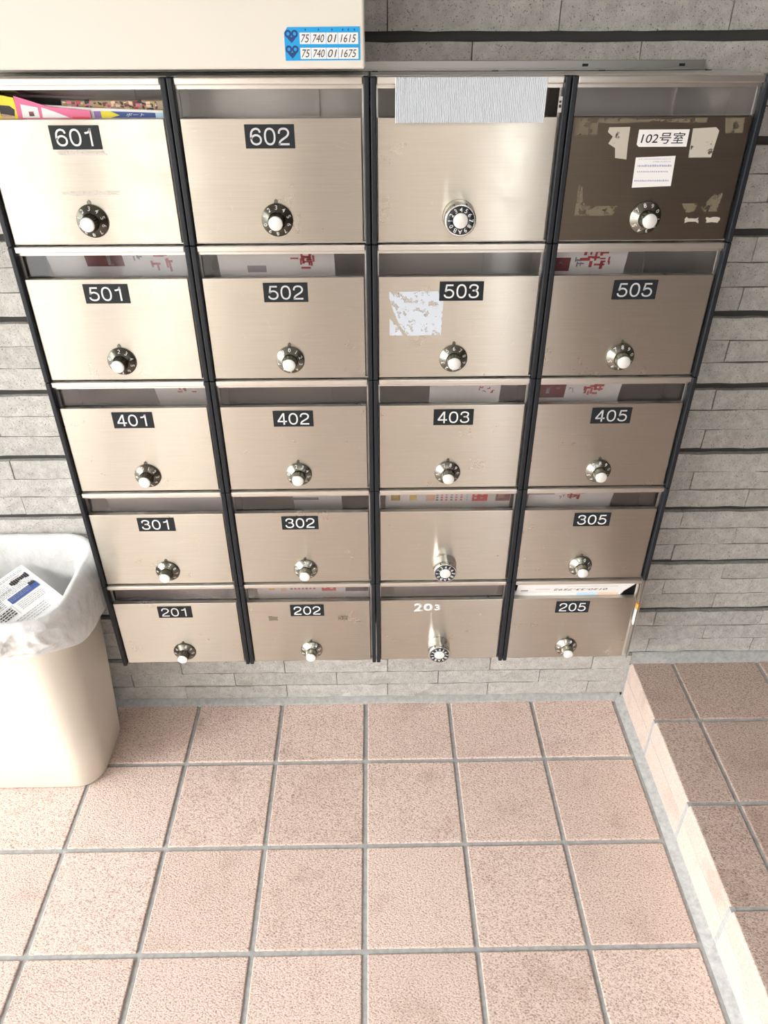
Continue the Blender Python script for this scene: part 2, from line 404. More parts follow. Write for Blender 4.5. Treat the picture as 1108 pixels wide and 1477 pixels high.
# dial lock, classic: skirt with numerals, knurled knob, pale cap
OUT = Matrix.Rotation(PI / 2, 4, 'X')        # local z -> -y (out of the door)
def lm(name, prof, mt, seg=40, knurl=None):
    bm = bmesh.new(); lathe(bm, prof, seg, OUT, knurl=knurl); return mesh(name, bm, mt, smooth=knurl is None)
SK = [(0, 0), (.0238, 0), (.0240, .0022), (.0232, .0036), (.0150, .0085), (.0130, .0105)]
me_skirt = {k: lm('dial_skirt', SK, k) for k in ('nickel', 'nickel_dark')}
me_knob = {k: lm('knob', [(.0130, .0090), (.0126, .0110), (.0114, .0210), (.0112, .0250), (.0100, .0262)], k, 48, ({0, 1, 2}, .07)) for k in ('nickel', 'nickel_dark')}
me_cap = lm('knob_cap', [(.0108, .0235), (.0104, .0268), (.0092, .0276), (0, .0278)], 'cap')
bm = bmesh.new(); poly(bm, [(-.0030, .0242), (.0030, .0242), (.0024, .0282), (0, .0300), (-.0024, .0282)], 0, .0016); me_point = mesh('dial_pointer', bm, 'nickel_dark')
def char_ring(chars, r, h, size, slope, mt, step, wr=.62):
    bm = bmesh.new()
    for i, ch in enumerate(chars):
        t = text_mesh(ch, None, size, mt, bold=.006)
        a = -i * step; tmp = t.copy()
        tmp.transform(Matrix.Translation((0, -h, 0)) @ Matrix.Rotation(a * -1, 4, 'Y') @ Matrix.Translation((0, 0, r)) @ Matrix.Rotation(slope, 4, 'X'))
        bm.from_mesh(tmp); bpy.data.meshes.remove(tmp)
    return mesh('dial_numerals', bm, mt)
me_num = char_ring('0123456789', .0188, .0062, .0066, -math.atan(.0049 / .0082), 'digit', 2 * PI / 10)
# tumbler lock: chrome barrel with a black numbered ring
me_barrel = lm('lock_barrel', [(0, 0), (.0245, 0), (.0250, .002), (.0236, .012), (.0228, .024), (.0233, .0245), (.0233, .0300), (.0222, .0310), (.0205, .0306)], 'chrome')
me_ring = lm('dial_ring', [(.0206, .0295), (.0204, .0311), (.0112, .0313), (.0110, .0300)], 'dial_black')
me_centre = lm('dial_centre', [(.0111, .0300), (.0110, .0316), (.0098, .0322), (0, .0322)], 'cap')
me_num2 = char_ring('456789AB0123', .0157, .0313, .0064, 0, 'digit', 2 * PI / 12)
bm = bmesh.new()
for a in (-.45, .35):
    x, z = .0239 * math.sin(a), .0239 * math.cos(a); box(bm, x - .0008, x + .0008, -.030, -.024, z - .0022, z + .001)
me_notch = mesh('index_mark', bm, 'dial_black')

PLATE = {}
def _crom(p, k=5):
    out = []
    for i in range(len(p) - 1):
        a, b_, c_, d = p[max(i - 1, 0)], p[i], p[i + 1], p[min(i + 2, len(p) - 1)]
        for j in range(k):
            t = j / k; out.append(tuple(.5 * (2 * b_[q] + (c_[q] - a[q]) * t + (2 * a[q] - 5 * b_[q] + 4 * c_[q] - d[q]) * t * t + (3 * b_[q] - a[q] - 3 * c_[q] + d[q]) * t ** 3) for q in (0, 1)))
    return out + [p[-1]]
STROKES = {
 '0': [(1, [(.3 + .24 * (abs(math.cos(a)) ** .88) * (1 if math.cos(a) > 0 else -1), .5 + .445 * (abs(math.sin(a)) ** .88) * (1 if math.sin(a) > 0 else -1)) for a in [2 * PI * i / 28 for i in range(29)]])],
 '1': [(0, [(.38, 0), (.38, 1)]), (1, [(.10, .75), (.24, .775), (.34, .86), (.375, .98)])],
 '2': [(1, [(.065, .66), (.08, .80), (.16, .91), (.30, .945), (.44, .91), (.52, .80), (.535, .70), (.50, .58), (.42, .48), (.28, .37), (.15, .26), (.08, .15), (.06, .02)]), (0, [(.03, .055), (.57, .055)])],
 '3': [(1, [(.07, .70), (.09, .84), (.17, .92), (.29, .945), (.42, .91), (.50, .82), (.505, .73), (.47, .62), (.38, .555), (.22, .54)]), (1, [(.30, .54), (.41, .525), (.50, .44), (.54, .30), (.51, .17), (.42, .085), (.29, .055), (.15, .085), (.07, .18), (.055, .30)])],
 '4': [(0, [(.42, 0), (.42, 1)]), (0, [(.40, .97), (.05, .29)]), (0, [(.02, .28), (.60, .28)])],
 '5': [(0, [(.53, .93), (.14, .93)]), (0, [(.165, .97), (.10, .46)]), (1, [(.09, .47), (.18, .57), (.30, .61), (.43, .57), (.52, .46), (.545, .33), (.51, .18), (.42, .085), (.29, .055), (.15, .09), (.07, .18), (.055, .27)])],
 '6': [(1, [(.52, .73), (.48, .87), (.40, .93), (.30, .945), (.17, .88), (.09, .74), (.06, .55), (.06, .38), (.09, .20), (.18, .09), (.30, .055), (.43, .09), (.52, .19), (.545, .32), (.52, .45), (.43, .55), (.31, .585), (.18, .54), (.09, .43), (.065, .36)])]}
def numerals(s, w, h, mt, key={}):
    if (s, mt) in key: return key[(s, mt)]
    bm = bmesh.new(); pitch = .70; tot = pitch * (len(s) - 1) + .60; st = .058
    for n_, ch in enumerate(s):
        for sm, p in STROKES[ch]:
            q = _crom(p) if sm else p; q = [((x + n_ * pitch) * w / tot - w / 2, (z - .5) * h) for x, z in q]; rows = []
            hw = st * h
            for i, (x, z) in enumerate(q):
                a, c_ = q[max(i - 1, 0)], q[min(i + 1, len(q) - 1)]
                if s and sm and ch == '0' and i in (0, len(q) - 1): a, c_ = q[-2], q[1]
                tx, tz = c_[0] - a[0], c_[1] - a[1]; l = math.hypot(tx, tz); nx, nz = -tz / l * hw, tx / l * hw
                rows.append([bm.verts.new((x + s1 * nx, yy, z + s1 * nz)) for s1, yy in ((-1, -.00025), (1, -.00025), (1, 0), (-1, 0))])
            for a, c_ in zip(rows, rows[1:]):
                for k in range(4): bm.faces.new((a[k], a[(k + 1) % 4], c_[(k + 1) % 4], c_[k]))
            bm.faces.new(rows[0]); bm.faces.new(rows[-1][::-1])
    key[(s, mt)] = mesh('numerals', bm, mt); return key[(s, mt)]
def number_plate(mb, s, dx, mt='digit', topz=.0590):
    mw = DM @ Matrix.Translation((dx + .0006, -.0002, H - topz - .0155 - .0025))
    if 'p' not in PLATE:
        bm = bmesh.new(); box(bm, -.0355, .0355, -.0009, 0, -.0155, .0155, .0003); PLATE['p'] = mesh('number_plate', bm, 'plate')
    p = link('number_plate', PLATE['p'], mb, mw=mw)
    link('numerals', numerals(s, .0570, .0225, mt), p, (0, -.00095, 0))
def dial(mb, kind, top, dx=0., dark=False, dz=.188):
    mw = DM @ Matrix.Translation((dx + .0006, -.0001, H - dz - .0025))
    k = 'nickel_dark' if dark else 'nickel'
    if kind == 'A':
        s = link('dial_lock', me_skirt[k], mb, mw=mw)
        link('knob', me_knob[k], s); link('knob_cap', me_cap, s)
        n = link('dial_numerals', me_num, s); n.rotation_euler.y = -top * 2 * PI / 10 + 0
        link('dial_pointer', me_point, s)
    else:
        s = link('dial_lock', me_barrel, mb, mw=mw); s['label'] = 'chrome tumbler lock with a black numbered ring'
        link('dial_ring', me_ring, s); link('dial_centre', me_centre, s); link('dial_numerals', me_num2, s); link('index_mark', me_notch, s)
def on_door(mb, name, pts, mt, label=None, lift=.0003, t=.0003):
    """flat patch on the door: points in unit coordinates (x from centre, z from unit bottom)"""
    bm = bmesh.new(); poly(bm, [(p[0], p[1] - .0025) for p in pts], -lift, t)
    o = obj(name, bm, mt, mb, mw=DM); 
    if label: o['label'] = label
    return o
def rough_rect(x0, x1, z0, z1, j=.0012, n=6, sk=0., rnd=random.Random(3)):
    pts = []
    for i in range(n): pts.append((x0 + (x1 - x0) * i / n, z0))
    for i in range(n): pts.append((x1, z0 + (z1 - z0) * i / n))
    for i in range(n): pts.append((x1 - (x1 - x0) * i / n, z1))
    for i in range(n): pts.append((x0, z1 - (z1 - z0) * i / n))
    return [(p[0] + rnd.uniform(-j, j) + sk * (p[1] - z0), p[1] + rnd.uniform(-j, j)) for p in pts]
BOX = {}
def scratches(mb, n, rnd, area_=None, mt='paper', ln=(.004, .018)):
    bm = bmesh.new(); x0, x1, z0, z1 = area_ or (-DW + .01, DW - .01, .01, DH - .01)
    for _ in range(n):
        x, z = rnd.uniform(x0, x1), rnd.uniform(z0, z1); a = rnd.uniform(-.5, .6) if rnd.random() < .7 else rnd.uniform(1.0, 2.0)
        l = rnd.uniform(*ln); wd = rnd.uniform(.00012, .0003)
        dx, dz = math.cos(a) * l / 2, math.sin(a) * l / 2; nx, nz = -math.sin(a) * wd, math.cos(a) * wd
        vs = [bm.verts.new((x + s * dx + u * nx, -.00012, z + s * dz + u * nz)) for s, u in ((-1, -.3), (1, -.3), (1, .3), (-1, .3))]
        bm.faces.new(vs)
    obj('scratches', bm, mt, mb, mw=DM)['kind'] = 'stuff'
M['scratch'] = mat('bare scratched metal', (.90, .86, .80), .45, .6)
INFO = [  # (number, column, row, plate dx, dial kind, top numeral, dial dx, dark dial, label)
 ('601', 0, 0, -.0010, 'A', 3, -.0016, 1, 'stainless mailbox 601, top left, with magazines poking out of its slot'),
 ('602', 1, 0, -.0036, 'A', 3, -.0021, 1, 'stainless mailbox 602 under the blue meter label'),
 ('603', 2, 0, 0, 'B', 4, -.0065, 0, 'stainless mailbox without number, slot covered by corrugated plastic'),
 ('102', 3, 0, 0, 'A', 8.4, -.0012, 0, 'dark brown mailbox 102 with torn tape and paper notes'),
 ('501', 0, 1, -.0041, 'A', 2, -.0021, 1, 'pale stainless mailbox 501 directly below box 601, left column'),
 ('502', 1, 1, .0019, 'A', 0, .0013, 0, 'stainless mailbox 502 below box 602, white flyer in its slot'),
 ('503', 2, 1, .0043, 'A', 6, -.0034, 0, 'stainless mailbox 503 with a torn white sticker'),
 ('505', 3, 1, .0043, 'A', 8, .0001, 0, 'dark stainless mailbox 505 directly below the brown box 102'),
 ('401', 0, 2, -.0050, 'A', .5, .0010, 1, 'pale stainless mailbox 401 in the middle row, left column'),
 ('402', 1, 2, -.0019, 'A', 2.3, .0008, 0, 'stainless mailbox with number plate 402 and empty slot'),
 ('403', 2, 2, .0027, 'A', 7.6, -.0031, 0, 'stainless mailbox 403 in the middle row, curved flyer in its slot'),
 ('405', 3, 2, .0043, 'A', 8, -.0015, 0, 'dark stainless mailbox 405 in the middle row, right column'),
 ('301', 0, 3, -.0030, 'A', 6.3, .0006, 1, 'pale stainless mailbox 301 just right of the bin bag'),
 ('302', 1, 3, -.0047, 'A', 2, -.0005, 0, 'stainless mailbox 302 in fourth row, nearly empty slot'),
 ('303', 2, 3, 0, 'B', 4, 0, 0, 'stainless mailbox without number, colourful flyer in its slot'),
 ('305', 3, 3, .0047, 'A', 9.5, -.0024, 0, 'scratched stainless mailbox with number plate 305'),
 ('201', 0, 4, -.0029, 'A', 7.5, .0008, 1, 'pale stainless mailbox 201, bottom left beside the bin'),
 ('202', 1, 4, -.0045, 'A', 3, -.0013, 0, 'stainless mailbox 202 with two tape marks, bottom row'),
 ('203', 2, 4, 0, 'B', 4, -.003, 0, 'stainless mailbox 203 with stuck-on white digits, bottom row'),
 ('205', 3, 4, -.0022, 'A', 8.3, -.0012, 0, 'mailbox 205, bottom right, white envelope in its slot'),
]
rs = random.Random(11)
for (num, c, r, pdx, kind, top, ddx, dark, label) in INFO:
    mb = thing('mailbox', label, 'mailbox', (X0 + (c + .5) * W, YF, ZT - (r + 1) * H), 'wall-mounted mailboxes in four columns and five rows')
    BOX[num] = mb
    link('casing', me_case, mb); link('top_rail', me_rail, mb)
    pz = Matrix.Translation((0, .012, H - .0108)); swing = {'601': .55, '205': 1.15}.get(num, 0)
    link('slot_pane', me_pane, mb, mw=pz @ Matrix.Rotation(swing, 4, 'X') @ pz.inverted())
    link('door', me_doorb if num == '102' else me_door, mb, mw=DM)
    link('side_strip', me_strip, mb, (-HW + .0041, 0, 0))
    if num != '205': link('side_strip', me_strip, mb, (HW - .0041, 0, 0))
    if num not in ('603', '303', '203', '102'):
        number_plate(mb, num, pdx, 'digit_silver' if num in ('602', '502', '505', '405') else 'digit')
    dial(mb, kind, top, ddx, dark, {'603': .1845, '303': .1800, '203': .1800}.get(num, .188))
    if num not in ('102', '603'): scratches(mb, {0: 5, 1: 16, 2: 22, 3: 30}[c] + r * 7, rs, mt='scratch')

def CX(c): return X0 + (c + .5) * W
# --- details on single boxes
b = BOX['601']; cx = CX(0)
on_door(b, 'glue_mark', rough_rect(-.030, .040, .1265, .1325, .0008, 10), 'glue_faint'); on_door(b, 'glue_mark', rough_rect(-.038, .048, .0725, .0780, .0010, 10, .0), 'glue_faint')
b = BOX['503']; z5 = ZT - 2 * H
on_door(b, 'torn_sticker', [(x - CX(2), z - z5) for x, z in ((.021, 1.078), (.107, 1.079), (.1085, 1.060), (.107, 1.006), (.052, 1.005), (.040, 1.020), (.030, 1.040), (.024, 1.058), (.021, 1.066))], 'torn_white', 'torn white sticker', .0003)
on_door(b, 'torn_sticker', [(x - CX(2), z - z5) for x, z in ((.0215, 1.034), (.034, 1.022), (.044, 1.0055), (.0215, 1.0055))], 'torn_white', 'torn white sticker', .0003)
b = BOX['102']; z1 = ZT - H; c4 = CX(3)
def rel(pts): return [(x - c4, z - z1) for x, z in pts]
on_door(b, 'tape_patch', rel([(.285, 1.3235), (.319, 1.3235), (.320, 1.302), (.306, 1.303), (.287, 1.301)]), 'torn_brown', 'old brown tape patch')
on_door(b, 'tape_patch', rel([(.500, 1.3235), (.5285, 1.3235), (.530, 1.304), (.505, 1.304)]), 'torn_brown', 'old brown tape patch')
on_door(b, 'tape_patch', rel([(.303, 1.236), (.309, 1.233), (.312, 1.216), (.318, 1.206), (.366, 1.206), (.361, 1.192), (.302, 1.192)]), 'torn_brown', 'old brown tape patch')
on_door(b, 'tape_patch', rel([(.464, 1.209), (.489, 1.209), (.484, 1.197), (.471, 1.195)]), 'torn_brown'); on_door(b, 'tape_patch', rel([(.494, 1.203), (.510, 1.222), (.522, 1.223), (.520, 1.197), (.500, 1.197)]), 'torn_brown')
on_door(b, 'tape_patch', rough_rect(.320 - c4, .475 - c4, 1.3180 - z1, 1.3230 - z1, .0012, 8), 'torn_brown')
on_door(b, 'paper_patch', rel([(.336, 1.312), (.366, 1.3125), (.3665, 1.290), (.368, 1.270), (.351, 1.272), (.349, 1.285), (.338, 1.291), (.343, 1.300), (.335, 1.306)]), 'torn_pale', 'torn pale paper patch')
on_door(b, 'paper_patch', rel([(.457, 1.310), (.490, 1.3115), (.4955, 1.307), (.492, 1.272), (.459, 1.272)]), 'torn_pale', 'torn pale paper patch')
for x in (.485, .517): on_door(b, 'glue_mark', rough_rect(x - .011 - c4, x + .009 - c4, 1.1815 - z1, 1.1885 - z1, .0016, 4), 'torn_pale')
p = on_door(b, 'room_label', [(x - c4, z - z1) for x, z in ((.3795, 1.309), (.4525, 1.309), (.4525, 1.2865), (.3830, 1.2865), (.3795, 1.2895))], 'paper', 'white paper label reading 102号室', .0004)
o = link('label_text', text_mesh('102号室', .063, .0150, 'ink_black', shear=.12, bold=.004), p, (.4160 - c4, -.0008, 1.298 - z1 - .0025))
p = on_door(b, 'paper_note', rel([(.3815, 1.2725), (.4395, 1.2745), (.4410, 1.2335), (.3830, 1.2315)]), 'paper', 'small white paper note', .0006)
bm = bmesh.new(); rn = random.Random(5)
for j, (zz, hh, xa, xb) in enumerate(((1.2700, .0008, .386, .432), (1.2665, .0008, .408, .434), (1.2600, .0028, .386, .436), (1.2525, .0018, .387, .432), (1.2400, .0022, .385, .437))):
    x = xa
    while x < xb:
        l = rn.uniform(.0010, .0024); poly(bm, [(x - c4, zz - z1 - .0025), (x + l - c4, zz - z1 - .0025), (x + l - c4, zz + hh * rn.uniform(.5, 1) - z1 - .0025), (x - c4, zz + hh - z1 - .0025)], -.00095, .0001); x += l + rn.uniform(.0006, .0014)
obj('printed_lines', bm, 'ink_violet', p)
b = BOX['603']; o = None
bm = bmesh.new(); box(bm, .1255, .1320, -.0002, .0006, .1780, .1980)
o = obj('small_label', bm, 'paper_grey', b); bm = bmesh.new(); box(bm, .1265, .1300, -.0006, -.0002, .1840, .1880); box(bm, .1265, .1295, -.0006, -.0002, .1900, .1930); obj('label_print', bm, 'ink_black', o)
b = BOX['202']
on_door(b, 'tape_mark', rough_rect(-.2345 + .1472, -.2140 + .1472, .1220, .1330, .0010, 4), 'torn_brown', 'small brown tape mark', .0003)
on_door(b, 'tape_mark', rough_rect(-.0870 + .1472, -.0660 + .1472, .1210, .1325, .0010, 4), 'torn_brown', 'small brown tape mark', .0003)
b = BOX['203']
for ch, x, hh, ww, zz in (('2', -.0480, .0215, .0185, .1535), ('0', -.0275, .0205, .0200, .1535), ('3', -.0080, .0160, .0125, .1525)):
    link('stuck_digit', text_mesh(ch, ww, hh, 'white_paint', bold=.035), b, mw=DM @ Matrix.Translation((x, -.0002, zz - .0025)))
b = BOX['301']
for x, z in ((-.028, .142), (-.004, .140), (.017, .142)): on_door(b, 'glue_mark', rough_rect(x, x + .006, z, z + .0022, .0007, 3), 'tan')
# box 205 has lost its outer edging: bright flange, paper and tape scraps in the gap
b = BOX['205']
bm = bmesh.new(); box(bm, HW - .0080, HW - .0066, .0005, .012, .165, H - .011); box(bm, HW - .0016, HW - .0004, -.0060, .010, .001, H - .002)
obj('bare_flange', bm, 'rail', b)['label'] = 'bright bare flange where the edging is missing'
on = bmesh.new(); box(on, HW - .0060, HW - .0035, -.0030, .0060, .100, .142); obj('paper_scrap', on, 'paper', b)['label'] = 'white paper scrap in the side gap'
on = bmesh.new(); box(on, HW - .0062, HW - .0032, -.0036, .0050, .142, .156); obj('tape_scrap', on, 'orange', b)['label'] = 'orange tape scrap in the side gap'

# corrugated plastic over the unnumbered top box
bm = bmesh.new(); x0, x1, n = .0275, .2385, 84; z0, z1_ = 1.3195, 1.3750
f_, bk = [], []
for i in range(n * 2 + 1):
    x = x0 + (x1 - x0) * i / (2 * n); y = -.0014 if i % 2 else .0008
    f_.append((bm.verts.new((x, y - .0008, z0)), bm.verts.new((x, y - .0008, z1_)))); bk.append((bm.verts.new((x, .0018, z0)), bm.verts.new((x, .0018, z1_))))
for i in range(2 * n):
    bm.faces.new((f_[i][0], f_[i + 1][0], f_[i + 1][1], f_[i][1])); bm.faces.new((bk[i][0], bk[i][1], bk[i + 1][1], bk[i + 1][0]))
    bm.faces.new((f_[i][1], f_[i + 1][1], bk[i + 1][1], bk[i][1])); bm.faces.new((f_[i][0], bk[i][0], bk[i + 1][0], f_[i + 1][0]))
bm.faces.new((f_[0][0], f_[0][1], bk[0][1], bk[0][0])); bm.faces.new((f_[-1][0], bk[-1][0], bk[-1][1], f_[-1][1]))
tag(obj('corrugated_sheet', bm, 'corrugated', loc=(0, YF - .0066, 0)), 'white corrugated plastic sheet covering the slot of the unnumbered top mailbox', 'plastic sheet')

# mounting angle along the top of the boxes
bm = bmesh.new(); box(bm, -.560, .500, YW - .0030, YW - .0008, ZT + .0005, ZT + .0125, .0004); box(bm, -.560, .500, YW - .016, YW - .003, ZT + .0004, ZT + .0020)
br = tag(obj('mounting_bracket', bm, 'steel_flat'), 'thin steel mounting bracket along the wall above the mailboxes', 'bracket')
bm = bmesh.new()
for x in (.318, .465):
    box(bm, x - .0045, x + .0045, YW - .0036, YW - .0028, ZT + .0045, ZT + .0080, .0003)
for x, y in ((.180, YW - .020), (.340, YW - .020), (.500, YW - .020), (.0, YW - .020)): box(bm, x - .0045, x + .0045, y - .002, y + .002, ZT - .0004, ZT + .0006)
obj('slot_hole', bm, 'dark_gap', br)  # black blocks stand in for the shade inside the slot holes

# ------------------------------------------------------------------ flyers and post in the slots
def sheet(name, label, cat, c, r, x0, x1, zl, zh, marks, lean=.30, ytop=.018, mats=('paper',), group=None, curl=0.):
    """a sheet standing in the slot behind the pane; x,z in unit coordinates of its visible part; marks = (x0,x1,z0,z1,material)"""
    base = Vector((CX(c), YF, ZT - (r + 1) * H))
    th = thing(name, label, cat, (base.x, base.y + ytop, base.z + zh), group)
    R_ = Matrix.Rotation(lean, 4, 'X')
    bm = bmesh.new(); n = 10; Hh = (zh - zl); f_ = []
    for i in range(n + 1):
        x = x0 + (x1 - x0) * i / n; dy = curl * math.sin(PI * i / n)
        f_.append([bm.verts.new((x, dy + dd, z)) for dd in (0, .0006) for z in (-Hh, 0)])
    for a, b_ in zip(f_, f_[1:]):
        bm.faces.new((a[0], b_[0], b_[1], a[1])); bm.faces.new((a[2], a[3], b_[3], b_[2])); bm.faces.new((a[1], b_[1], b_[3], a[3])); bm.faces.new((a[0], a[2], b_[2], b_[0]))
    bm.faces.new((f_[0][0], f_[0][1], f_[0][3], f_[0][2])); bm.faces.new((f_[-1][0], f_[-1][2], f_[-1][3], f_[-1][1]))
    obj('sheet', bm, mats[0], th, mw=R_)
    if marks:
        names = sorted({q_[4] for q_ in marks}); bm = bmesh.new()
        for (a, b_, z0, z1, mt_) in marks:
            cyl = curl * math.sin(PI * ((a + b_) / 2 - x0) / (x1 - x0))
            box(bm, a, b_, cyl - .0004, cyl - .0001, z0 - zh, z1 - zh, mi=names.index(mt_))
        obj('print', bm, names, th, mw=R_)
    return th
def brushy(cx, cz, s, mt, seed, n=9):
    r_ = random.Random(seed); out = []; s *= 1.25
    for i in range(n):
        if i % 2: w_, h_ = s * r_.uniform(.25, .6), s * r_.uniform(.09, .16)
        else: w_, h_ = s * r_.uniform(.09, .16), s * r_.uniform(.25, .55)
        x, z = cx + s * r_.uniform(-.5, .5), cz + s * r_.uniform(-.45, .45); out.append((x - w_ / 2, x + w_ / 2, z - h_ / 2, z + h_ / 2, mt))
    return out
SL = H - .0515            # top of the door
GP = 'flyers inside the mailbox slots'
def fl(c, r, x0, x1, marks, label, zh=H - .013, **k):
    return sheet('flyer', label, 'flyer', c, r, x0, x1, SL - .06, zh, marks, group=GP, **k)
zt_, zm = H - .018, H - .032
RM = 'ink_red'
fl(0, 1, -.10, .125, brushy(.080, zm, .026, RM, 1) + brushy(.045, zm + .008, .012, 'ink_grey', 2, 5) + [(-.04, .02, zm - .012, zt_ - .004, 'maroon'), (-.006, .004, zm - .010, zt_, 'paper')], 'red and white printed flyer behind the slot of mailbox 501', lean=.35, ytop=.030)
fl(1, 1, -.105, .080, brushy(.030, zm - .004, .022, RM, 3) + brushy(.040, zm + .010, .018, RM, 4) + [(-.06, -.03, zm - .020, zm - .008, 'ink_grey')], 'white flyer with red marks behind the slot of mailbox 502')
fl(3, 1, -.125, -.010, brushy(-.062, zm, .026, RM, 5, 12) + [(-.125, -.100, zm - .022, zm + .002, 'maroon'), (-.118, -.112, zm - .008, zm - .004, 'paper')] + brushy(-.088, zm - .006, .014, 'ink_grey', 6, 6) + brushy(-.040, zm, .016, RM, 7, 5), 'white flyer with red characters in the slot of mailbox 505 under box 102')
fl(0, 2, .030, .125, brushy(.085, zm - .004, .022, RM, 8, 7), 'half-width flyer with red brush print in the slot of pale mailbox 401', lean=.45, ytop=.030)
fl(2, 2, -.04, .085, brushy(.055, zm - .006, .010, RM, 9, 6) + brushy(.070, zm - .006, .010, RM, 10, 6), 'curved white flyer behind the slot of mailbox 403', zh=H - .021, curl=.012)
fl(3, 2, -.125, .020, brushy(-.030, zm, .024, RM, 11, 12) + [(-.125, -.078, zm - .022, zm + .016, 'maroon'), (-.112, -.106, zm - .012, zm + .002, 'paper'), (-.096, -.088, zm - .002, zm + .002, 'paper')] + brushy(-.066, zm - .004, .010, 'ink_grey', 12, 5), 'maroon and white flyer behind the slot of mailbox 405')
fl(0, 3, -.11, .125, brushy(.085, zm, .022, RM, 13, 8) + brushy(.055, zm, .010, 'ink_grey', 14, 4) + [(-.03, .03, zm - .008, zm + .010, 'ink_grey')], 'grey and red flyer behind the slot of mailbox 301', lean=.45, ytop=.034)
fl(1, 3, -.02, .075, [(-.02, .03, zm - .02, zm - .010, 'ink_grey')], 'plain white flyer low behind the slot of mailbox 302', zh=H - .026, lean=.5, ytop=.030)
gold = [(-.108, -.090, zm - .012, zm + .010, 'gold'), (-.104, -.094, zm - .006, zm + .004, 'gold_light'), (-.072, -.058, zm - .012, zm + .004, 'gold_light'), (-.040, -.022, zm - .014, zm + .014, 'peach')]
for i, x in enumerate((-.018, -.009, .000, .010, .019, .029, .040)):
    for j in range(4): gold.append((x - .0022, x + .0022, zm - .014 + j * .0076, zm - .0095 + j * .0076, ('ink_grey', 'ink_pink', 'ink_pink', 'ink_grey', 'ink_pink', 'ink_pink', 'skyblue')[i]))
gold += [(.050, .080, zm - .016, zm + .016, 'red')] + [(x, x + .005, zm - .010 + j * .010, zm - .004 + j * .010, 'paper') for x in (.054, .066) for j in range(3)] + [(.096, .124, zm - .016, zm + .016, 'maroon'), (.100, .112, zm - .008, zm + .008, 'peach')]
fl(2, 3, -.118, .125, gold, 'colourful flyer with gold coins and red block in the unnumbered mailbox above 203')
fl(3, 3, -.12, .045, brushy(-.030, zm, .022, RM, 15, 8) + brushy(-.055, zm - .006, .010, 'ink_grey', 16, 5) + [(-.12, -.07, zm + .002, zm + .012, 'maroon')], 'white flyer with red print behind the slot of mailbox 305, above the envelope')
fl(0, 4, -.09, .125, [(.02, .08, zm - .004, zm + .006, 'maroon')], 'faded flyer behind the slot of mailbox 201', lean=.5, ytop=.034)
g2 = [(-.085, -.072, zm - .010, zm + .002, 'gold_light'), (-.060, -.048, zm - .014, zm + .012, 'peach'), (.026, .056, zm - .014, zm + .014, 'red'), (.076, .124, zm - .016, zm + .014, 'ink_black')]
for i in range(7): g2.append((-.040 + i * .008, -.035 + i * .008, zm - .008, zm + .006, ('ink_grey', 'ink_pink', 'ink_pink', 'ink_pink', 'ink_grey', 'ink_pink', 'ink_pink')[i]))
g2 += [(.030, .036, zm - .004, zm + .006, 'paper'), (.044, .050, zm - .008, zm + .002, 'paper')]
fl(1, 4, -.110, .125, g2, 'flyer with a red block behind the slot of mailbox 202')
fl(2, 4, -.10, .125, [(.045, .070, zm + .002, zm + .010, 'ink_pink'), (.076, .09, zm - .01, zm + .01, 'skyblue'), (.100, .110, zm - .01, zm + .008, 'ink_grey')], 'pale greyish papers behind the slot of mailbox 203', mats=('paper_grey',), lean=.45, ytop=.026)

# 205: envelope leaning out of the slot, glossy leaflet below it
b = (CX(3), YF, ZT - 5 * H)
lf = thing('leaflet', 'pale blue and pink leaflet under the envelope in mailbox 205', 'leaflet', (b[0], b[1] + .0015, b[2] + SL))
bm = bmesh.new(); box(bm, -.126, .098, 0, .0012, -.05, .0135); obj('sheet', bm, 'paper', lf, mw=Matrix.Rotation(-.1, 4, 'X') @ Matrix.Translation((0, .011, 0)))
bm = bmesh.new(); box(bm, .005, .050, -.0004, -.0001, .001, .0115, mi=0); box(bm, .050, .094, -.0004, -.0001, .001, .0075, mi=1); box(bm, .050, .098, -.0004, -.0001, .0078, .0135, mi=2)
obj('print', bm, ['skyblue', 'peach', 'ink_blue'], lf, mw=Matrix.Rotation(-.1, 4, 'X') @ Matrix.Translation((0, .011, 0)))
en = thing('envelope', 'white envelope with an upside-down phone number leaning out of mailbox 205', 'envelope', (b[0], b[1] + .0125, b[2] + SL + .006))
EM = Matrix.Rotation(.42, 4, 'X') @ Matrix.Translation((0, 0, 0))
bm = bmesh.new()
pts = [(-.1245, -.050), (.098, -.050), (.103, .006), (.121, .0420), (.0, .0400), (-.1245, .0370)]
poly(bm, pts, .0010, .0010); obj('paper', bm, 'paper', en, mw=EM)
o = link('phone_number', text_mesh('0120-33-7592', .112, .0078, 'ink_black', shear=.2), en, mw=EM @ Matrix.Translation((.010, -.0001, .0150)) @ Matrix.Rotation(PI, 4, 'Y'))
bm = bmesh.new(); box(bm, -.020, .085, -.0003, 0, .0290, .0296); box(bm, -.085, -.055, -.0003, 0, .0168, .0180); box(bm, -.115, -.100, -.0003, 0, .009, .014); obj('print', bm, 'ink_grey', en, mw=EM)

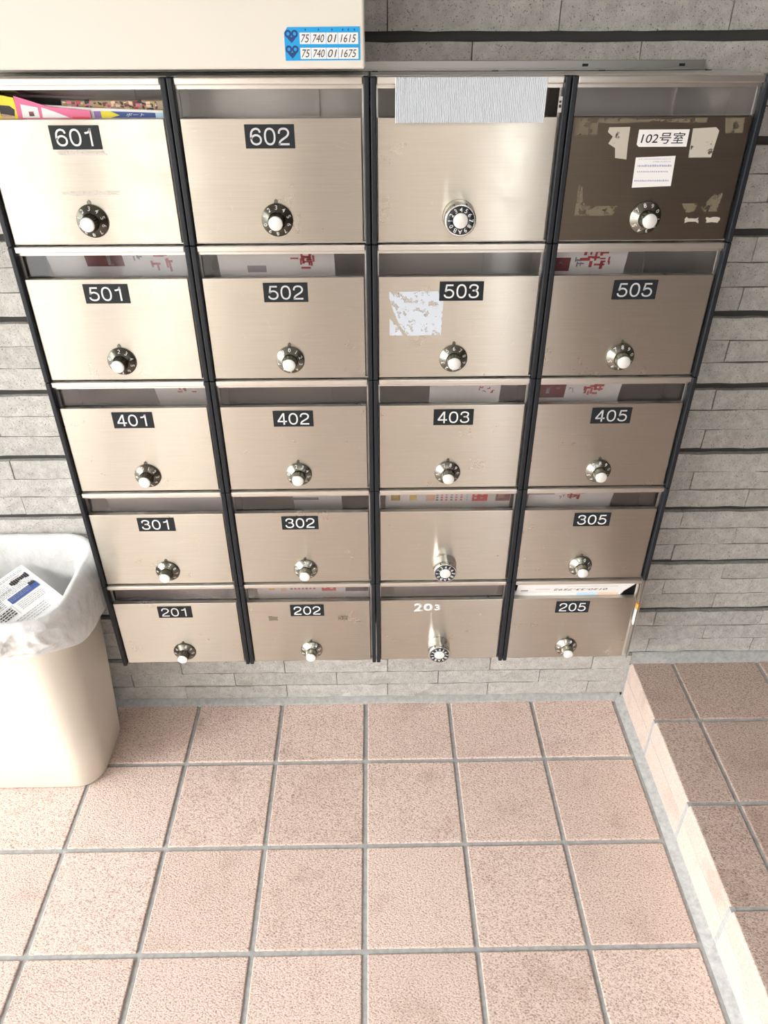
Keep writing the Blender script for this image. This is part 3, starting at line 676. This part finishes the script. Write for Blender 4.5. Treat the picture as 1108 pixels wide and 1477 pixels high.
# 601: magazines and booklet poking out over the door
b = (CX(0), YF, ZT - H)
def mag(name, label, cat, pts, col, marks, y, lean=0.06, t=.003):
    th = thing(name, label, cat, (b[0], b[1] + y + .0125, b[2] + SL)); R_ = Matrix.Rotation(lean, 4, 'X')
    bm = bmesh.new(); poly(bm, pts, t, t); obj('cover', bm, col, th, mw=R_)
    if marks:
        names = sorted({q_[0] for q_ in marks}); bm = bmesh.new()
        for mt_, pp in marks: poly(bm, pp, -.0001, .0002, mi=names.index(mt_))
        obj('print', bm, names, th, mw=R_)
    return th
def RR(x0, x1, z0, z1, k=0.): return [(x0, z0), (x1, z0 + k), (x1, z1 + k), (x0, z1)]
mag('flyer', 'dense patterned flyer standing at the back of the slot of mailbox 601', 'flyer', RR(-.02, .124, -.05, .022), 'tan',
    [(random.choice(['maroon', 'gold', 'peach', 'ink_black', 'ink_red', 'ink_black', 'tan', 'maroon', 'magenta', 'paper_grey']), RR(x, x + random.uniform(.003, .008), z, z + random.uniform(.002, .005), random.uniform(-.002, .002))) for x in [-.018 + .0062 * i for i in range(22)] for z in (.001, .005, .009, .013, .0165)], .0120, .02, .001)
bk = mag('booklet', 'navy booklet with a yellow stripe in the slot of mailbox 601', 'booklet', [(-.125, -.04), (.124, -.04), (.124, .0090), (.025, .0125), (-.125, .022)], 'paper',
    [('purple', RR(.026, .036, .0, .0085)), ('yellow', [(.036, .0), (.048, .0), (.062, .0032), (.050, .0082), (.036, .0088)]), ('ink_blue', [(.048, .0), (.113, .0), (.113, .0062), (.050, .0084), (.062, .0032)]), ('skyblue', [(.113, .0), (.124, .0), (.124, .0060), (.113, .0063)])], .0040)
link('booklet_text', text_mesh('ボート', .026, .0042, 'paper', shear=.3), bk, mw=Matrix.Rotation(.06, 4, 'X') @ Matrix.Translation((.084, -.0004, .0038)))
mag('magazine', 'pink and white magazine in the slot of mailbox 601', 'magazine', [(-.083, -.05), (.024, -.05), (.022, .0095), (-.036, .0150), (-.080, .0285)], 'magenta',
    [('paper', [(-.074, .001), (-.050, .001), (-.050, .014), (-.073, .0180)]), ('paper', [(-.046, .001), (-.008, .001), (-.030, .0095), (-.045, .0140)]), ('ink_pink', RR(-.064, -.057, .003, .009)), ('red', RR(-.004, .020, .0, .002))], -.0005, .05, .002)
mag('magazine', 'yellow magazine with a dark picture at the left of slot 601', 'magazine', [(-.128, -.05), (-.078, -.05), (-.082, .026), (-.128, .034)], 'yellow',
    [('ink_black', [(-.105, .003), (-.086, .003), (-.084, .011), (-.090, .016), (-.105, .017)]), ('peach', [(-.1045, .0), (-.086, .0), (-.088, .004), (-.1045, .006)])], .0018, .05, .002)

# ------------------------------------------------------------------ meter cabinet above the left boxes
EX0, EX1, EY, EZ = -.640, -.0135, -.050, 1.3870
eb = thing('meter_cabinet', 'large cream steel cabinet above mailboxes 601 and 602', 'cabinet', ((EX0 + EX1) / 2, EY, EZ))
cxx = (EX0 + EX1) / 2
bm = bmesh.new(); box(bm, EX0 - cxx + .004, EX1 - cxx - .004, .014, YW - EY - .001, .003, .56, .002, 2); obj('cabinet_body', bm, 'cream', eb)
bm = bmesh.new(); box(bm, EX0 - cxx, EX1 - cxx, 0, .013, 0, .563, .0035, 3); obj('front_cover', bm, 'cream', eb, smooth=False)
lb = thing('meter_label', '', ''); 
bpy.data.objects.remove(lb)
lx, lz = -.1175 - cxx, 1.3965 - EZ
bm = bmesh.new(); poly(bm, [(lx, lz), (lx + .098, lz + .0005), (lx + .098, lz + .0375), (lx + .0045, lz + .0370), (lx, lz + .0310)], -.0001, .0004)
lab = obj('meter_label', bm, 'label_blue', eb); lab['label'] = 'blue and white numbered label'
bm = bmesh.new()
cols = [(.0165, .0280), (.0285, .0445), (.0450, .0575), (.0580, .0795)]
sx = .098 / .0815
for zz in (.0020, .0185):
    for a, c_ in cols: poly(bm, [(lx + a * sx, lz + zz), (lx + c_ * sx, lz + zz), (lx + c_ * sx, lz + zz + .0125), (lx + a * sx, lz + zz + .0125)], -.00055, .0002)
obj('number_cells', bm, 'paper', lab)
for zz, row in ((.0082, ('75', '740', '01', '1675')), (.0247, ('75', '740', '01', '1615'))):
    for (a, c_), t_ in zip(cols, row):
        wd = (c_ - a) * sx * .80; link('label_number', text_mesh(t_, wd, .0088, 'ink_black', shear=.28), lab, (lx + (a + c_) / 2 * sx, -.0008, lz + zz))
bm = bmesh.new()
for zz in (.0010, .0180):
    ex, ez = lx + .0092, lz + zz + .0118
    for s in (-1, 1):
        pts_o = [(ex + s * .0042 + .0044 * math.cos(a), ez + .0044 * math.sin(a)) for a in [2 * PI * i / 16 for i in range(16)]]
        pts_i = [(ex + s * .0042 + .0020 * math.cos(a), ez + .0020 * math.sin(a)) for a in [2 * PI * i / 16 for i in range(16)]]
        vo = [bm.verts.new((x, -.0007, z)) for x, z in pts_o]; vi = [bm.verts.new((x, -.0007, z)) for x, z in pts_i]
        for i in range(16): bm.faces.new((vo[i], vo[(i + 1) % 16], vi[(i + 1) % 16], vi[i]))
    for tri in ([(-.0083, -.0015), (-.0030, -.0035), (0, -.0105)], [(.0083, -.0015), (0, -.0105), (.0030, -.0035)], [(-.003, -.0036), (.003, -.0036), (0, -.0100)]):
        bm.faces.new([bm.verts.new((ex + x, -.00075, ez + z)) for x, z in tri])
obj('emblem', bm, 'label_dark', lab)
bm = bmesh.new()
for x in (.0230, .0370, .0515, .0630, .0690, .0755): box(bm, lx + x * sx - .0008, lx + x * sx + .0008, -.0007, -.0005, lz + .0332, lz + .0352)
obj('label_heading', bm, 'label_dark', lab)

# ------------------------------------------------------------------ waste bin with bag
BXC, BYC = -.800, -.0400
def rrect(hx, hy, rad, n=16):
    pts = []
    for (sx_, sy_, a0) in ((1, 1, 0), (-1, 1, PI / 2), (-1, -1, PI), (1, -1, 3 * PI / 2)):
        for i in range(n + 1):
            a = a0 + PI / 2 * i / n; pts.append((sx_ * (hx - rad) + rad * math.cos(a), sy_ * (hy - rad) + rad * math.sin(a)))
    # extra points along the straight runs
    out = []
    for i, p_ in enumerate(pts):
        q_ = pts[(i + 1) % len(pts)]; d = math.hypot(q_[0] - p_[0], q_[1] - p_[1]); k = max(1, int(d / .006))
        for j in range(k): out.append((p_[0] + (q_[0] - p_[0]) * j / k, p_[1] + (q_[1] - p_[1]) * j / k))
    return out
BH = .530
def sect(z):          # half sizes of the bin at height z
    t = z / BH; return .168 + .034 * t, .100 + .036 * t, .052 + .018 * t
def ringv(bm, hx, hy, rad, z, cyo=0.): return [bm.verts.new((x, y + cyo, z)) for x, y in RS(hx, hy, rad)]
TEMPL = rrect(.200, .136, .07)
NR = len(TEMPL)
def RS(hx, hy, rad):
    """ring with a fixed number of points: template mapped on the wanted rounded rectangle"""
    base = rrect(hx, hy, rad, 16); L_ = [0]
    for i in range(len(base)):
        a, c_ = base[i], base[(i + 1) % len(base)]; L_.append(L_[-1] + math.hypot(c_[0] - a[0], c_[1] - a[1]))
    out = []; j = 0
    for k in range(NR):
        s = L_[-1] * k / NR
        while L_[j + 1] < s: j += 1
        t = (s - L_[j]) / max(1e-9, L_[j + 1] - L_[j]); a, c_ = base[j], base[(j + 1) % len(base)]
        out.append((a[0] + (c_[0] - a[0]) * t, a[1] + (c_[1] - a[1]) * t))
    return out
def skin(bm, rings, close0=False, close1=False):
    for a, c_ in zip(rings, rings[1:]):
        for i in range(NR): j = (i + 1) % NR; bm.faces.new((a[i], a[j], c_[j], c_[i]))
    if close0: bm.faces.new(rings[0][::-1])
    if close1: bm.faces.new(rings[-1])
bin_ = thing('waste_bin', 'cream plastic waste bin lined with a white bag, left of the mailboxes', 'bin', (BXC, BYC, 0))
bm = bmesh.new(); rg = []
for z, ins in ((.0, .010), (.002, .004), (.010, .0)): a = sect(z); rg.append(ringv(bm, a[0] - ins, a[1] - ins, a[2], z))
for z in (.10, .2, .3, .4, .5): a = sect(z); rg.append(ringv(bm, *a, z))
a = sect(BH); rg += [ringv(bm, a[0] + .001, a[1] + .001, a[2], .512), ringv(bm, a[0] + .006, a[1] + .006, a[2] + .004, .514), ringv(bm, a[0] + .007, a[1] + .007, a[2] + .004, .526), ringv(bm, a[0] + .004, a[1] + .004, a[2] + .003, .530), ringv(bm, a[0] - .002, a[1] - .002, a[2], .530)]
for z in (.5, .3, .1, .012): a = sect(z); rg.append(ringv(bm, a[0] - .003, a[1] - .003, a[2], z))
skin(bm, rg, True, True); obj('bin_body', bm, 'bin', bin_, smooth=True)
# bag: hangs inside, folds over the rim, flares outside in wrinkles
bag = thing('bin_bag', 'thin white plastic bag folded over the rim of the bin', 'bag', (BXC, BYC, 0)); bm = bmesh.new(); rg = []
def nz3(x, y, z, s=1.): return noise.noise(Vector((x * s, y * s, z * s)))
def ridge(x, y, z): return 1 - abs(nz3(x, y, z)) * 2.2
def lerp_t(tab, a):
    for (a0, v0), (a1, v1) in zip(tab, tab[1:]):
        if a <= a1: t = max(0, (a - a0) / (a1 - a0)); t = t * t * (3 - 2 * t); return v0 + (v1 - v0) * t
    return tab[-1][1]
HEM = [(-PI, .455), (-1.6, .452), (-.75, .466), (-.1, .428), (.5, .402), (1.6, .40), (PI, .455)]
BUL = [(-PI, .0), (-1.2, .002), (-.6, .006), (0, .020), (.45, .020), (1.0, .004), (PI, 0)]
prof = [(.20, -.050, .9), (.26, -.020, .9), (.33, -.010, .7), (.40, -.008, .5), (.46, -.0075, .4), (.50, -.0075, .35), (.520, -.0070, .25), (.530, -.0055, .2), (.5352, .0000, .12), (.5345, .0075, .15), (.528, .0115, .25)]
NO = 16
for jj in range(1, NO + 1): prof.append((None, jj / NO, 1.))
for (z, off, wr) in prof:
    row = []; k_ = off if z is None else 0
    zz0 = .528 - .09 * k_ if z is None else z
    a = sect(min(zz0, BH)); o_ = .0115 + .014 * k_ ** .7 if z is None else off
    pts = RS(a[0] + o_, a[1] + o_, a[2] + max(o_, -.02))
    for (x, y) in pts:
        ang = math.atan2(y, x); ca, sa = math.cos(ang), math.sin(ang); u = math.hypot(x, y); zz = zz0
        if z is None:
            hem = lerp_t(HEM, ang); zz = .528 - k_ * (.528 - hem) + .0030 * nz3(ca * 3, sa * 3, 2) * k_
            px_s, py_s = ca * 2.2, sa * 2.2
            big = nz3(px_s * 1.3 + 7, py_s * 1.3, k_ * 1.1)                                      # pockets of loose film
            cr1 = ridge(px_s * 3.1 + k_ * 1.4, py_s * 3.1 - k_ * .8, k_ * 1.3 + 3) ** 3 if ridge(px_s * 3.1 + k_ * 1.4, py_s * 3.1 - k_ * .8, k_ * 1.3 + 3) > 0 else 0
            cr2 = max(0, ridge(px_s * 7 - k_ * 2.5, py_s * 7 + k_ * 2, k_ * 2.2)) ** 3
            ga = math.sin(ang * 57 + 4 * big) * math.exp(-k_ * 5)                                 # gathers just under the rim
            env = math.sin(PI * min(1, k_ * 1.05)) ** .7
            d = env * (.016 * big + .017 * cr1 + .009 * cr2) + .0022 * ga + lerp_t(BUL, ang) * k_ ** .8
            d = max(d, -.006 * k_)
            if k_ > .93: d += .0012
        else:
            n_ = nz3(ca * 4 + 5, sa * 4, z * 7); fo = math.sin(ang * 31 + 4 * n_) * .0012
            d = -abs(.006 * n_ + fo) * wr if off < 0 else .0012 * math.sin(ang * 57 + 3 * n_) * wr * 2
        X_, Y_ = x + x / u * d, y + y / u * d
        if Y_ + BYC > YW - .004: Y_ = YW - .004 - BYC
        lim = -.5705 - BXC
        if X_ > lim - .012: X_ = lim - .012 + .012 * (1 - math.exp(-(X_ - lim + .012) / .012))
        row.append(bm.verts.new((X_, Y_, zz)))
    rg.append(row)
skin(bm, rg); fl_ = obj('bag_film', bm, 'bag', bag, smooth=True)
# crumpled bag bottom with a grey sheet
bm = bmesh.new(); nn = 22; g = []
for j in range(nn + 1):
    row = []
    for i in range(nn + 1):
        x = -.150 + .300 * i / nn; y = -.088 + .176 * j / nn
        row.append(bm.verts.new((x, y, .235 + .018 * nz3(x, y, 1, 22) + .010 * nz3(x, y, 4, 50))))
    g.append(row)
for j in range(nn):
    for i in range(nn): bm.faces.new((g[j][i], g[j][i + 1], g[j + 1][i + 1], g[j + 1][i]))
M['waste_grey'] = mat('grey waste paper', (.20, .20, .21), .8)
tag(obj('waste_paper', bm, 'waste_grey', loc=(BXC, BYC, 0), smooth=True), 'crumpled grey paper deep inside the bin', 'paper')

# printed sheet in the bin
def ray(px, py):
    return (fw + rt * ((px - 554) / F_PX) + up * ((738.5 - py) / F_PX))
# corner and edge directions of the sheet in the room
c0 = Vector((-.764, .072, .475)); e1 = Vector((.107, -.074, -.022)).normalized(); e2 = Vector((-.030, -.052, -.016)).normalized()
e2 = (e2 - e1 * e2.dot(e1)).normalized(); nn_ = e1.cross(e2); nn_ = nn_ if nn_.z > 0 else -nn_
# local frame: x along text (lower left -> upper right), out = -y
xa = -e2; za = -e1; ya = za.cross(xa)
FM = Matrix((xa, ya, za)).transposed().to_4x4(); FM.translation = c0
ny = thing('printed_sheet', 'white printed newsletter sheet lying in the waste bin', 'paper', c0)
FL_ = FM.copy(); FL_.translation = (0, 0, 0)
bm = bmesh.new(); SWd, SHt = .190, .150; n = 12; gr = []
def bend(x, z): return .012 * math.sin((x / SWd) * 2.2) + .010 * (z / SHt) ** 2
for j in range(n + 1):
    gr.append([(lambda x, z: (bm.verts.new((x, bend(x, z), z)), bm.verts.new((x, bend(x, z) + .0006, z))))(-SWd * i / n, -SHt * j / n) for i in range(n + 1)])
for j in range(n):
    for i in range(n):
        bm.faces.new([gr[j][i][0], gr[j][i + 1][0], gr[j + 1][i + 1][0], gr[j + 1][i][0]]); bm.faces.new([gr[j][i][1], gr[j + 1][i][1], gr[j + 1][i + 1][1], gr[j][i + 1][1]])
obj('sheet', bm, 'paper', ny, mw=FL_, smooth=False)
bm = bmesh.new(); mm = ['ink_grey', 'ink_black', 'ink_blue', 'ink_red', 'tan']; rp = random.Random(9)
def mark(x0, x1, z0, z1, mi):
    y = [bend(x, z) - .0012 for x, z in ((x0, z0), (x1, z0), (x1, z1), (x0, z1))]
    vs = [bm.verts.new((x, yy, z)) for (x, z), yy in zip(((x0, z0), (x1, z0), (x1, z1), (x0, z1)), y)]; bm.faces.new(vs).material_index = mi
def lines(x0, x1, z0, z1, step, h, mi=0):
    z = z0
    while z > z1:
        x = x0
        while x < x1:
            l = rp.uniform(.002, .008); mark(x, min(x + l, x1), z - h, z, mi); x += l + rp.uniform(.001, .002)
        z -= step
lines(-.095, -.008, -.009, -.016, .004, .0016); mark(-.110, -.010, -.0190, -.0184, 0)
lines(-.110, -.052, -.022, -.042, .0038, .0012); 
for i in range(9): x = -.048 + i * .0045; mark(x, x + .0040, -.0330 - rp.uniform(0, .006), -.0225 - rp.uniform(0, .003), 1)
mark(-.040, -.020, -.0215, -.0205, 3)
lines(-.090, -.010, -.039, -.053, .0040, .0013, 0)
mark(-.075, -.010, -.0740, -.0565, 2); lines(-.072, -.026, -.059, -.071, .004, .0014, 0)
for i in range(5): mark(-.024 + i * .0026, -.0216 + i * .0026, -.0610, -.0500 - rp.uniform(0, .004), 1)
lines(-.160, -.085, -.050, -.070, .0048, .0016); mark(-.130, -.116, -.062, -.055, 1); mark(-.108, -.094, -.064, -.057, 4)
lines(-.140, -.082, -.078, -.100, .0060, .0030, 1); mark(-.145, -.078, -.0755, -.0748, 0); mark(-.0785, -.0778, -.104, -.075, 0)
lines(-.190, -.150, -.060, -.110, .005, .0016); lines(-.070, -.015, -.080, -.100, .0045, .0012); lines(-.15, -.03, -.112, -.135, .006, .0015)
obj('print', bm, mm, ny, mw=FL_)
